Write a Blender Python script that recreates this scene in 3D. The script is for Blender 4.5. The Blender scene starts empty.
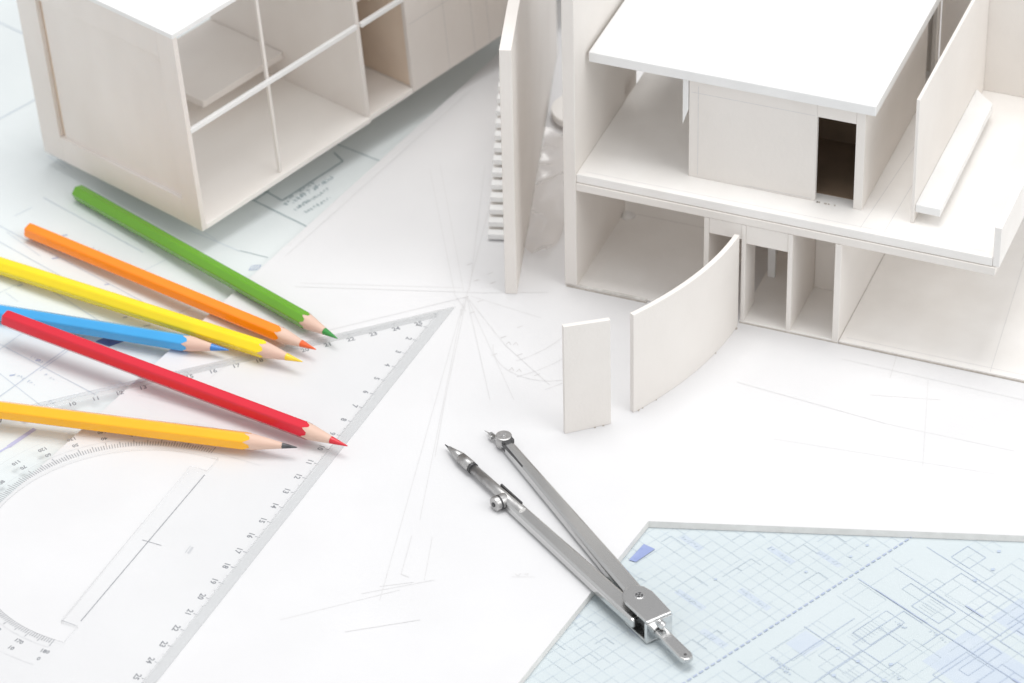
import bpy, bmesh, math, random
from mathutils import Vector, Matrix, noise
from math import radians, sin, cos, pi, sqrt, atan2
random.seed(7)
S = bpy.context.scene
COL = S.collection
CM = 0.01                      # all the sizes below are written in centimetres

# ------------------------------------------------------------------ camera
cd = bpy.data.cameras.new('camera')
cam = bpy.data.objects.new('camera', cd)
COL.objects.link(cam)
F_PX, PITCH, ROLL, DIST = 3718.68, radians(36.7267), radians(-1.4674), 155.0775
fw = Vector((0, cos(PITCH), -sin(PITCH)))
r0 = Vector((1, 0, 0)); u0 = r0.cross(fw)
rr = r0 * cos(ROLL) + u0 * sin(ROLL); uu = -r0 * sin(ROLL) + u0 * cos(ROLL)
mat = Matrix((rr, uu, -fw)).transposed().to_4x4()
mat.translation = Vector((0, -DIST * cos(PITCH), DIST * sin(PITCH))) * CM
cam.matrix_world = mat
cd.sensor_width = 36
cd.lens = 36 * F_PX / 1024
cd.clip_start = 0.05; cd.clip_end = 50
cd.dof.use_dof = True
cd.dof.focus_distance = 1.47
cd.dof.aperture_fstop = 15
S.camera = cam

# ------------------------------------------------------------------ world and lamps (photo studio: overhead softbox, pale room)
w = bpy.data.worlds.new('World'); S.world = w; w.use_nodes = True
nt = w.node_tree; nt.nodes.clear()
out = nt.nodes.new('ShaderNodeOutputWorld'); bg = nt.nodes.new('ShaderNodeBackground')
tc = nt.nodes.new('ShaderNodeTexCoord'); sx = nt.nodes.new('ShaderNodeSeparateXYZ'); rp = nt.nodes.new('ShaderNodeValToRGB')
nt.links.new(tc.outputs['Generated'], sx.inputs[0]); nt.links.new(sx.outputs['Z'], rp.inputs[0])
# dark band added low behind the models, only for the steel to reflect
def wm(op, a, b):
    m = nt.nodes.new('ShaderNodeMath'); m.operation = op; m.use_clamp = True
    for i, v in enumerate((a, b)):
        if isinstance(v, (int, float)): m.inputs[i].default_value = v
        else: nt.links.new(v, m.inputs[i])
    return m.outputs[0]
back = wm('MULTIPLY', wm('SUBTRACT', sx.outputs['Y'], .25), 3.5)
low = wm('MULTIPLY', wm('SUBTRACT', .82, sx.outputs['Z']), 5.0)
mask = wm('MULTIPLY', back, low)
mxw = nt.nodes.new('ShaderNodeMix'); mxw.data_type = 'RGBA'
nt.links.new(mask, mxw.inputs['Factor']); nt.links.new(rp.outputs[0], mxw.inputs['A']); mxw.inputs['B'].default_value = (.55, .55, .56, 1)
nt.links.new(mxw.outputs['Result'], bg.inputs[0]); nt.links.new(bg.outputs[0], out.inputs[0])
cr = rp.color_ramp
cr.elements[0].position = 0.0; cr.elements[0].color = (1.0, 1.0, 1.0, 1)
cr.elements[1].position = 0.85; cr.elements[1].color = (1.0, 1.01, 1.03, 1)
bg.inputs[1].default_value = 0.79

def area(name, loc, target, size, power, col=(1, 1, 1)):
    l = bpy.data.lights.new(name, 'AREA'); l.shape = 'RECTANGLE'; l.size = size[0]; l.size_y = size[1]
    l.energy = power; l.color = col
    o = bpy.data.objects.new(name, l); COL.objects.link(o)
    o.location = loc
    o.rotation_euler = (Vector(target) - Vector(loc)).to_track_quat('-Z', 'Y').to_euler()
    return o
area('softbox_overhead', (0.05, 0.22, 2.6), (0, .08, 0), (1.3, 1.2), 36.0, (1.0, .99, .975))
area('fill_front', (1.9, -1.2, 1.9), (0, .1, 0), (1.6, 1.4), 24.0, (1.0, .99, .975))  # added fill lamp that brightens the front faces and open bays

S.view_settings.view_transform = 'Standard'
S.view_settings.look = 'None'
S.view_settings.exposure = 0.0
S.view_settings.gamma = 1.0
S.render.engine = 'CYCLES'
S.cycles.max_bounces = 16
S.cycles.diffuse_bounces = 12
S.cycles.transparent_max_bounces = 16

# ------------------------------------------------------------------ materials
def newmat(name):
    m = bpy.data.materials.new(name); m.use_nodes = True
    n = m.node_tree.nodes; return m, n, m.node_tree.links, n['Principled BSDF']

def mottled(name, c1, c2, rough=.6, scale=120, stretch=(1, 1, 1), bump=.15, bscale=900, spec=.3, metallic=0, detail=4, lo=.35, hi=.7):
    """a real surface colour with faint mottling and a fine tooth"""
    m, n, l, b = newmat(name)
    t = n.new('ShaderNodeTexCoord'); mp = n.new('ShaderNodeMapping'); mp.inputs['Scale'].default_value = stretch
    l.new(t.outputs['Object'], mp.inputs[0])
    ns = n.new('ShaderNodeTexNoise'); ns.inputs['Scale'].default_value = scale; ns.inputs['Detail'].default_value = detail
    l.new(mp.outputs[0], ns.inputs['Vector'])
    r = n.new('ShaderNodeValToRGB'); r.color_ramp.elements[0].position = lo; r.color_ramp.elements[1].position = hi
    r.color_ramp.elements[0].color = (*c1, 1); r.color_ramp.elements[1].color = (*c2, 1)
    l.new(ns.outputs[0], r.inputs[0]); l.new(r.outputs[0], b.inputs['Base Color'])
    if bump:
        n2 = n.new('ShaderNodeTexNoise'); n2.inputs['Scale'].default_value = bscale; n2.inputs['Detail'].default_value = 3
        l.new(mp.outputs[0], n2.inputs['Vector'])
        bp = n.new('ShaderNodeBump'); bp.inputs['Strength'].default_value = bump; bp.inputs['Distance'].default_value = .0003
        l.new(n2.outputs[0], bp.inputs['Height']); l.new(bp.outputs[0], b.inputs['Normal'])
    b.inputs['Roughness'].default_value = rough
    b.inputs['Specular IOR Level'].default_value = spec
    b.inputs['Metallic'].default_value = metallic
    return m

M = {}
M['board'] = mottled('white_presentation_board', (.70, .70, .71), (.73, .73, .74), .55, 18, bump=.12, bscale=700)
M['board_edge'] = mottled('foam_board_core', (.74, .73, .71), (.82, .81, .79), .8, 160, (1, 1, 1), .5, 1500)
M['card'] = mottled('ivory_model_card', (.77, .735, .698), (.812, .78, .745), .65, 28, (1, 1, .8), .35, 620)
M['card_white'] = mottled('white_model_card', (.80, .80, .795), (.86, .86, .855), .6, 40, (1, 1, 1), .15, 700)
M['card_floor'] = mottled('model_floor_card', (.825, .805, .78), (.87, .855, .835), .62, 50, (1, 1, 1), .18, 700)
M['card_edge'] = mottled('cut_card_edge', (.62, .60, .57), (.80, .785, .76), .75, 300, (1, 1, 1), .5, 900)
M['balsa'] = mottled('pale_balsa', (.755, .71, .67), (.805, .765, .728), .65, 30, (1, 1, .6), .35, 620)
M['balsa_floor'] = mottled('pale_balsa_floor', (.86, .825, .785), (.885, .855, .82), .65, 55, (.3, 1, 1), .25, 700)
M['shade_brown'] = mottled('shade_brown_card', (.72, .60, .49), (.80, .68, .56), .7, 40, bump=.3)  # card browned to paint the shade inside both models
M['room_shade_card'] = mottled('shaded_room_card', (.20, .145, .10), (.28, .205, .145), .7, 40, bump=.3)  # card darkened to paint the shade inside the door room
M['glue_shade'] = mottled('glue_gap_shadow_line', (.42, .38, .34), (.56, .52, .47), .8, 500)  # serves dried glue and the painted gap shade under the plates
M['paper_blue'] = mottled('blueprint_paper', (.555, .618, .640), (.585, .642, .665), .6, 22, (1, 1, 1), .1, 600)
M['paper_grey'] = mottled('blueprint_paper_grey', (.70, .745, .755), (.73, .772, .778), .6, 22, (1, 1, 1), .1, 600)
M['ink_blue'] = mottled('pale_blue_ink', (.445, .515, .635), (.49, .56, .66), .6, 200, bump=0)
M['ink_soft'] = mottled('faint_blue_ink', (.515, .585, .645), (.545, .615, .665), .6, 200, bump=0)
M['ink_mid'] = mottled('blue_grey_ink', (.37, .43, .58), (.45, .51, .64), .6, 200, bump=0)
M['ink_lilac'] = mottled('lilac_marker', (.46, .47, .68), (.54, .55, .74), .6, 120, bump=0)
M['ink_slate'] = mottled('slate_ink', (.33, .40, .42), (.45, .52, .54), .6, 200, bump=0)
M['ink_tone'] = mottled('pale_blue_tone', (.51, .575, .655), (.545, .605, .67), .6, 120, bump=0)
M['ink_patch'] = mottled('blue_marker_patch', (.25, .31, .56), (.32, .38, .61), .6, 120, bump=0)
M['ink_navy'] = mottled('navy_patch', (.10, .14, .32), (.14, .19, .40), .6, 120, bump=0)
M['graphite_line'] = mottled('faint_pencil_line', (.62, .615, .615), (.68, .675, .675), .7, 700, bump=0)
M['graphite_dark'] = mottled('pencil_line', (.50, .49, .48), (.66, .65, .64), .7, 700, bump=0)
M['mark'] = mottled('printed_black_mark', (.22, .23, .25), (.32, .33, .35), .5, 600, bump=0)
M['mark_soft'] = mottled('engraved_grey_mark', (.52, .53, .55), (.62, .63, .65), .5, 600, bump=0)
M['mark_tick'] = mottled('printed_grey_tick', (.33, .34, .36), (.42, .43, .45), .5, 600, bump=0)
M['table'] = mottled('white_desk', (.70, .70, .70), (.76, .76, .76), .5, 6)
M['steel'] = mottled('satin_nickel_steel', (.60, .60, .595), (.62, .62, .615), .25, 60, (1, 1, 1), 0, 1800, .5, 1.0)
M['steel_soft'] = mottled('satin_steel_fitting', (.46, .455, .45), (.56, .555, .55), .38, 500, bump=.1, bscale=1500, metallic=1.0)
M['steel_bright'] = mottled('polished_nickel', (.70, .70, .70), (.78, .78, .78), .16, 300, bump=.03, metallic=1.0)
M['steel_dark'] = mottled('dark_steel_recess', (.07, .07, .075), (.13, .13, .13), .4, 300, bump=.05, metallic=.6)
M['wood'] = mottled('sharpened_cedar', (.64, .43, .34), (.76, .56, .46), .6, 160, (1, 1, .15), .4, 1200)
M['graphite'] = mottled('graphite_lead', (.06, .06, .065), (.12, .12, .125), .35, 300, bump=.1)

def paint(name, c, rough=.22):
    m, n, l, b = newmat(name)
    t = n.new('ShaderNodeTexCoord'); ns = n.new('ShaderNodeTexNoise'); ns.inputs['Scale'].default_value = 90
    l.new(t.outputs['Object'], ns.inputs['Vector'])
    mx = n.new('ShaderNodeMix'); mx.data_type = 'RGBA'
    mx.inputs['A'].default_value = (*[v * .94 for v in c], 1); mx.inputs['B'].default_value = (*[min(1, v * 1.05) for v in c], 1)
    l.new(ns.outputs[0], mx.inputs['Factor']); l.new(mx.outputs['Result'], b.inputs['Base Color'])
    bp = n.new('ShaderNodeBump'); bp.inputs['Strength'].default_value = .08; bp.inputs['Distance'].default_value = .0004
    l.new(ns.outputs[0], bp.inputs['Height']); l.new(bp.outputs[0], b.inputs['Normal'])
    b.inputs['Roughness'].default_value = rough; b.inputs['Specular IOR Level'].default_value = .45
    b.inputs['Coat Weight'].default_value = .5; b.inputs['Coat Roughness'].default_value = .12
    return m

def clear(name, tint, gloss=.06, frost=0.0, fcol=(.8, .8, .8), refl=.008):
    m, n, l, b = newmat(name)
    n.remove(b)
    o = n['Material Output']
    tr = n.new('ShaderNodeBsdfTransparent'); tr.inputs[0].default_value = (*tint, 1)
    gl = n.new('ShaderNodeBsdfGlossy'); gl.inputs['Roughness'].default_value = gloss
    lw = n.new('ShaderNodeLayerWeight'); pw = n.new('ShaderNodeMath'); pw.operation = 'POWER'; pw.inputs[1].default_value = 5.0
    l.new(lw.outputs['Facing'], pw.inputs[0])
    fr = n.new('ShaderNodeMath'); fr.operation = 'MULTIPLY_ADD'; fr.inputs[1].default_value = .45; fr.inputs[2].default_value = refl
    l.new(pw.outputs[0], fr.inputs[0])
    base = tr
    if frost:
        df = n.new('ShaderNodeBsdfDiffuse'); df.inputs[0].default_value = (*fcol, 1)
        ns = n.new('ShaderNodeTexNoise'); ns.inputs['Scale'].default_value = 200
        ma = n.new('ShaderNodeMath'); ma.operation = 'MULTIPLY_ADD'; ma.inputs[1].default_value = 0.0; ma.inputs[2].default_value = frost
        l.new(ns.outputs[0], ma.inputs[0])
        mf = n.new('ShaderNodeMixShader'); l.new(ma.outputs[0], mf.inputs[0])
        l.new(tr.outputs[0], mf.inputs[1]); l.new(df.outputs[0], mf.inputs[2]); base = mf
    mx = n.new('ShaderNodeMixShader')
    l.new(fr.outputs[0], mx.inputs[0]); l.new(base.outputs[0], mx.inputs[1]); l.new(gl.outputs[0], mx.inputs[2])
    l.new(mx.outputs[0], o.inputs[0])
    return m
M['acrylic'] = clear('clear_acrylic', (.996, .997, .997), .05)
M['acrylic_bevel'] = clear('frosted_acrylic_bevel', (.965, .968, .968), .12, .17, (.74, .75, .76))
M['acrylic_wall'] = clear('acrylic_cut_edge', (.992, .994, .994), .1, .05, (.70, .72, .73))
M['film'] = clear('crumpled_clear_film', (.975, .96, .945), .28, .10, (.85, .80, .77), .10)

# ------------------------------------------------------------------ mesh helpers
class MB:
    """collects shapes (in cm) and links them as ONE mesh object"""
    def __init__(s, mtx=None): s.bm = bmesh.new(); s.m = mtx or Matrix.Identity(4); s.k = random.randint(0, 30)
    def face(s, pts, mi=0):
        f = s.bm.faces.new([s.bm.verts.new(s.m @ Vector(p)) for p in pts]); f.material_index = mi; return f
    def prism(s, pts, z0, z1, mi=0, side=None):
        """pts: xy outline (ccw); z0/z1 numbers or lists"""
        n = len(pts)
        z0 = [z0] * n if not isinstance(z0, (list, tuple)) else z0
        z1 = [z1] * n if not isinstance(z1, (list, tuple)) else z1
        lo = [s.bm.verts.new(s.m @ Vector((p[0], p[1], z))) for p, z in zip(pts, z0)]
        hi = [s.bm.verts.new(s.m @ Vector((p[0], p[1], z))) for p, z in zip(pts, z1)]
        f = s.bm.faces.new(hi); f.material_index = mi
        f = s.bm.faces.new(lo[::-1]); f.material_index = mi
        for i in range(n):
            j = (i + 1) % n
            f = s.bm.faces.new((lo[i], lo[j], hi[j], hi[i])); f.material_index = mi if side is None else side
    def box(s, x0, x1, y0, y1, z0, z1, mi=0):
        s.prism([(x0, y0), (x1, y0), (x1, y1), (x0, y1)], z0, z1, mi)
    def tube(s, a, b, ra, rb=None, n=16, mi=0, cap=True, rot=0):
        a, b = Vector(a), Vector(b); rb = ra if rb is None else rb
        d = (b - a).normalized(); up = Vector((0, 0, 1)) if abs(d.z) < .95 else Vector((1, 0, 0))
        x = d.cross(up).normalized(); y = x.cross(d)
        def ring(c, r): return [s.bm.verts.new(s.m @ (c + (x * cos(rot + 2 * pi * i / n) + y * sin(rot + 2 * pi * i / n)) * r)) for i in range(n)]
        A, B = ring(a, ra), ring(b, rb)
        for i in range(n):
            f = s.bm.faces.new((A[i], A[(i + 1) % n], B[(i + 1) % n], B[i])); f.material_index = mi; f.smooth = True
        if cap:
            f = s.bm.faces.new(A[::-1]); f.material_index = mi
            f = s.bm.faces.new(B); f.material_index = mi
    def ribbon(s, pts, wd, z=0, mi=0):
        """a thin drawn line lying flat"""
        for (x0, y0), (x1, y1) in zip(pts, pts[1:]):
            d = Vector((x1 - x0, y1 - y0)); L = d.length
            if L < 1e-6: continue
            s.k = (s.k + 31) % 97; zz = z + s.k * .00012
            d /= L; nx, ny = -d.y * wd / 2, d.x * wd / 2
            s.face([(x0 + nx, y0 + ny, zz), (x0 - nx, y0 - ny, zz), (x1 - nx, y1 - ny, zz), (x1 + nx, y1 + ny, zz)], mi)
    def build(s, name, mats, parent=None, bevel=0, seg=2, smooth=False, loc=None):
        me = bpy.data.meshes.new(name)
        s.bm.normal_update()
        if not smooth or bevel: bmesh.ops.recalc_face_normals(s.bm, faces=s.bm.faces)
        for v in s.bm.verts: v.co *= CM
        if smooth:
            for f in s.bm.faces: f.smooth = True
        s.bm.to_mesh(me); s.bm.free()
        if not isinstance(mats, (list, tuple)): mats = [mats]
        for m in mats: me.materials.append(m)
        o = bpy.data.objects.new(name, me); COL.objects.link(o)
        if parent: o.parent = parent
        if bevel:
            md = o.modifiers.new('bevel', 'BEVEL'); md.width = bevel * CM; md.segments = seg; md.limit_method = 'ANGLE'; md.angle_limit = radians(35)
        return o

def empty(name, label, cat, loc=(0, 0, 0), rot=None, group=None):
    o = bpy.data.objects.new(name, None); COL.objects.link(o)
    o.empty_display_size = .02
    o.location = Vector(loc) * CM
    if rot is not None:
        o.rotation_mode = 'QUATERNION'; o.rotation_quaternion = rot
    o['label'] = label; o['category'] = cat
    if group: o['group'] = group
    return o
def tag(o, label, cat, group=None, kind=None):
    o['label'] = label; o['category'] = cat
    if group: o['group'] = group
    if kind: o['kind'] = kind
    return o
def rz(a): return Matrix.Rotation(a, 3, 'Z').to_quaternion()

# ------------------------------------------------------------------ desk
PZ = -0.34                      # top of the paper sheets; the white board's top is z = 0
b = MB(); b.box(-150, 150, -90, 140, PZ - 3.1, PZ - .06)
o = b.build('desk_top', M['table'], bevel=.3); tag(o, 'white desk top lying under the drawings and boards', 'desk', kind='structure')

# ------------------------------------------------------------------ white board with its notch
def board():
    P = [(41, -15.6), (41, 60), (23.2, 60), (-.12, 22.73), (-20.43, -9.82), (-33.7, -31.1), (-7.4, -34.4), (-.05, -21.12), (5.15, -11.97), (19.67, -13.44)]
    b = MB(); b.prism(P, PZ + .01, 0, 0, 1)
    o = b.build('drawing_board', [M['board'], M['board_edge']], bevel=.015)
    tag(o, 'large white foam board with faint pencil construction lines, cut away at the lower right', 'board')
    L = MB(); D = MB(); z = .004
    def ln(*p, w=.022, t=L): t.ribbon(p, w, z)
    c = (-1.86, 3.24)
    ln((-3.45, 12.9), (-2.37, 3.4), (-1.9, 2.2)); ln((-3.0, 13.3), (-2.0, 3.7)); ln((-1.0, 13.2), (-1.75, 3.7)); ln((-.75, 10.5), (-2.1, 1.9))
    ln(c, (-.96, -3.96)); ln((-1.8, 3.0), (.02, -4.0)); ln(c, (-2.8, -3.9), (-3.2, -7.6)); ln((-2.0, 3.0), (-3.79, -11.55)); ln((-2.1, 2.4), (-5.3, -16.3), w=.018)
    ln(c, (-7.62, 1.13), (-10, .2)); ln((-9.2, 4.3), (-1.2, 3.5), (1.6, 3.4)); ln((-8.97, 4.55), (-2, 3.9)); ln(c, (-.3, -.23), (1.5, -3.05)); ln((-1.7, 3.3), (1.25, 1.6))
    # quarter arcs struck with the compass
    for (cx, cy, r, a0, a1) in ((-1.9, 3.2, 5.0, -66, -25), (-1.9, 3.2, 6.0, -70, -42), (-1.9, 3.2, 7.3, -64, -48), (1.6, -.4, 2.4, 175, 290)):
        ln(*[(cx + r * cos(radians(a0 + (a1 - a0) * i / 14)), cy + r * sin(radians(a0 + (a1 - a0) * i / 14))) for i in range(15)])
    # little ticks and figures near the vanishing cross
    for (x, y) in ((-1.75, 5.6), (-1.45, 4.4), (-.85, 4.9), (-.75, 4.2), (-1.9, 3.2), (-1.3, 2.9), (.35, 1.0), (.3, -.95), (1.0, -2.35), (-1.65, 2.1), (-.75, -.9), (-.35, .3)):
        ln((x - .12, y - .05), (x + .12, y + .08), w=.03, t=D)
    for (x, y) in ((-.25, -.2), (.05, -.25), (-.15, -2.0), (.15, -2.1)):
        ln((x, y), (x + .12, y + .18), (x + .2, y - .02), w=.025, t=D)
    ln((-.23, -15.13), (.65, -15.17), w=.02); ln((-.1, -14.95), (.0, -15.1), (.1, -14.95), w=.03); ln((.25, -15.0), (.4, -14.95), (.35, -15.1), w=.03)
    ln((-6.59, -18.09), (-3.76, -17.51)); ln((-9.08, -17.3), (-4.53, -15.73)); ln((-4.1, -12.5), (-4.5, -14.8), (-4.2, -15.0)); ln((-3.3, -12.6), (-3.6, -15.2))
    ln((-5.3, -15.5), (-4.0, -15.3)); ln((-6.0, -15.9), (-3.2, -15.2), w=.015)
    ln((14.54, -4.27), (17.35, -4.72)); ln((16.09, -.93), (15.46, -3.17)); ln((9.2, -3.2), (15.0, -6.2), (20, -8.2), w=.016); ln((13.6, -1.8), (21, -5.0), w=.016)
    ln((17.0, -3.4), (16.2, -9.0), w=.016); ln((10.4, -7.0), (19.0, -9.6), w=.014); ln((-12.5, -2), (-9.8, 1.6), w=.018); ln((-9.7, 6.5), (-1.5, 19.5), w=.016)
    L.build('pencil_drawing', M['graphite_line'], o); D.build('pencil_figures', M['graphite_dark'], o)
board()

# ------------------------------------------------------------------ blueprint, lower right
def strip_words(t, x0, y0, dx, dy, n, size, z, rnd):
    """rows of small illegible hand lettering: short strokes"""
    d = Vector((dx, dy)).normalized(); p = Vector((-d.y, d.x))
    s = 0
    for i in range(n):
        if rnd.random() < .16: s += size * 1.1; continue
        k = rnd.randint(2, 4); base = Vector((x0, y0)) + d * s
        pts = [base + d * (size * .7 * rnd.random()) + p * (size * 1.2 * rnd.random()) for _ in range(k)]
        t.ribbon([(q.x, q.y) for q in pts], size * .22, z); s += size * .95

def blueprint_lower():
    z = PZ
    b = MB(); b.prism([(-9.6, -38), (41, -38), (41, -10.4), (4, -10.4), (-4, -21)], PZ - .05, PZ)
    o = b.build('blueprint_sheet', M['paper_blue'])
    tag(o, 'pale blue blueprint sheet showing at the lower right beneath the compass handle', 'blueprint')
    rnd = random.Random(3)
    e1 = Vector((9.19, 8.02)).normalized(); e2 = Vector((e1.y, -e1.x))
    O = Vector((6.18, -21.0))
    def W(a, c): v = O + e1 * a + e2 * c; return (v.x, v.y)
    def inside(q):
        x, y = q
        if x > 22 or y < -27: return False
        return y < -11.6
    soft, blue, mid, tone, dash = MB(), MB(), MB(), MB(), MB()
    def ln(t, a0, c0, a1, c1, w=.03, dz=.006):
        n = max(1, int(max(abs(a1 - a0), abs(c1 - c0)) / .8)); pp = [W(a0 + (a1 - a0) * i / n, c0 + (c1 - c0) * i / n) for i in range(n + 1)]
        for q, r in zip(pp, pp[1:]):
            if inside(q) and inside(r): t.ribbon([q, r], w, z + dz * .25 + (.0131 if t is blue else .0262 if t is mid else 0))
    # dashed site boundary
    a = -4
    while a < 13:
        dash.ribbon([W(a, 0), W(a + .2, 0)], .07, z + .0403); a += .31
    # left field: light tile grid with pale text bars
    a = -5.0
    while a < 14.5: ln(soft, a, -10.5, a, -.15, .02, .004); a += .52
    c = -10.4
    while c < -.2: ln(soft, -5, c, 14.5, c, .02, .006); c += .52
    for (a0, c0, l, wd) in ((5.0, -2.4, .3, 1.6), (7.6, -3.4, .3, 1.3), (3.2, -4.0, .3, 1.5), (8.8, -1.9, .28, 1.2), (2.3, -1.7, .3, 1.3), (9.6, -5.2, .3, 1.0), (5.6, -6.2, .3, 1.1), (.4, -3.6, .3, 1.0), (-.6, -6.4, .26, 1.0)):
        tone.face([(*W(a0, c0), z + .0012), (*W(a0 + l, c0), z + .0012), (*W(a0 + l, c0 + wd), z + .0012), (*W(a0, c0 + wd), z + .0012)])
        d = e2; strip_words(soft, *W(a0 + .05, c0), d.x, d.y, int(wd / .16), .16, z + .011, rnd)
    # right field: rooms
    for a0, w_ in ((1.1, .025), (2.2, .03), (3.3, .02), (5.4, .03), (5.75, .02), (7.6, .025), (8.9, .05), (10.4, .03), (10.7, .02), (12.2, .03)):
        ln(blue if w_ >= .03 else soft, a0, rnd.uniform(.2, 1.0), a0, rnd.uniform(5, 12), w_)
    for c0, w_ in ((.9, .02), (1.8, .03), (2.1, .02), (3.3, .03), (4.6, .025), (4.9, .02), (6.2, .04), (8.0, .03), (8.4, .02), (10.0, .03), (11.5, .02)):
        s = rnd.uniform(-2, 3); ln(blue if w_ >= .03 else soft, s, c0, s + rnd.uniform(6, 12), c0, w_, .008)
    for k in range(170):
        a0, c0 = rnd.uniform(-3, 12.5), rnd.uniform(.5, 11.5); sa, sc = rnd.uniform(.5, 2.4), rnd.uniform(.4, 1.8); t = rnd.choice((soft, soft, blue))
        a0, c0, sa, sc = [round(v / .46) * .46 + .02 for v in (a0, c0, sa, sc)]
        w_ = rnd.uniform(.016, .03)
        ln(t, a0, c0, a0 + sa, c0, w_, .007); ln(t, a0 + sa, c0, a0 + sa, c0 + sc, w_, .009)
        if rnd.random() < .6: ln(t, a0 + sa, c0 + sc, a0, c0 + sc, w_, .007); ln(t, a0, c0 + sc, a0, c0, w_, .009)
    for k in range(30):
        a0, c0 = round(rnd.uniform(-4, 13) / .26) * .26, -round(rnd.uniform(.8, 9.5) / .26) * .26; sa, sc = rnd.choice((.52, .78, 1.04)), rnd.choice((.26, .52, .78))
        ln(soft, a0, c0, a0 + sa, c0, .03, .050); ln(soft, a0 + sa, c0, a0 + sa, c0 + sc, .03, .052)
    # stair hatchings
    for (a0, c0, n_) in ((6.2, 2.3, 9), (3.9, 3.6, 8), (9.4, 3.0, 7), (2.6, 6.6, 8)):
        for i in range(n_): ln(soft, a0 + .16 * i, c0, a0 + .16 * i, c0 + .7, .02, .011)
    # strong wall line with darker run
    ln(mid, 8.9, 1.2, 8.9, 3.9, .045, .012); ln(blue, 8.9, 3.9, 8.9, 12, .04, .012); ln(mid, 8.9, 8.2, 8.9, 9.2, .09, .013); ln(mid, 10.7, 4.2, 10.7, 5.1, .07, .013)
    # columns
    for (x, y) in ((18.65, -13.97), (18.29, -15.04), (17.53, -15.66), (11.95, -19.37), (12.63, -20.13), (13.85, -20.35), (11.67, -20.88), (13.5, -21.23), (7.6, -15.2), (12.9, -14.05), (13.6, -13.4), (11.1, -14.9)):
        s = .09 if x > 11.2 and (x, y) not in ((12.9, -14.05), (13.6, -13.4)) else .07
        blue.face([(x + s * 1.2 * e1.x, y + s * 1.2 * e1.y, z + .0305), (x - s * e2.x, y - s * e2.y, z + .0305), (x - s * 1.2 * e1.x, y - s * 1.2 * e1.y, z + .0305), (x + s * e2.x, y + s * e2.y, z + .0305)][::-1])
    # toned room areas
    for (a0, c0, a1, c1) in ((7.2, 5.2, 9.8, 9.4), (10.9, 5.3, 12.6, 8.8), (4.2, 1.0, 5.3, 2.0)):
        tone.face([(*W(a0, c0), z + .0008), (*W(a0, c1), z + .0008), (*W(a1, c1), z + .0008), (*W(a1, c0), z + .0008)])
    for k in range(10):
        q = W(rnd.uniform(-1, 11), rnd.uniform(1, 9))
        if inside(q): strip_words(blue, *q, e2.x, e2.y, rnd.randint(4, 8), .13, z + .0345, rnd)
    soft.build('faint_grid', M['ink_soft'], o); blue.build('plan_lines', M['ink_blue'], o); mid.build('wall_line', M['ink_mid'], o)
    tone.build('toned_area', M['ink_tone'], o); dash.build('dashed_line', M['ink_mid'], o)
    p = MB(); p.face([(4.31, -13.94, z + .045), (4.58, -14.07, z + .045), (5.35, -13.32, z + .045), (4.93, -13.0, z + .045)])
    p.build('blue_patch', M['ink_patch'], o)
blueprint_lower()

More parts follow.
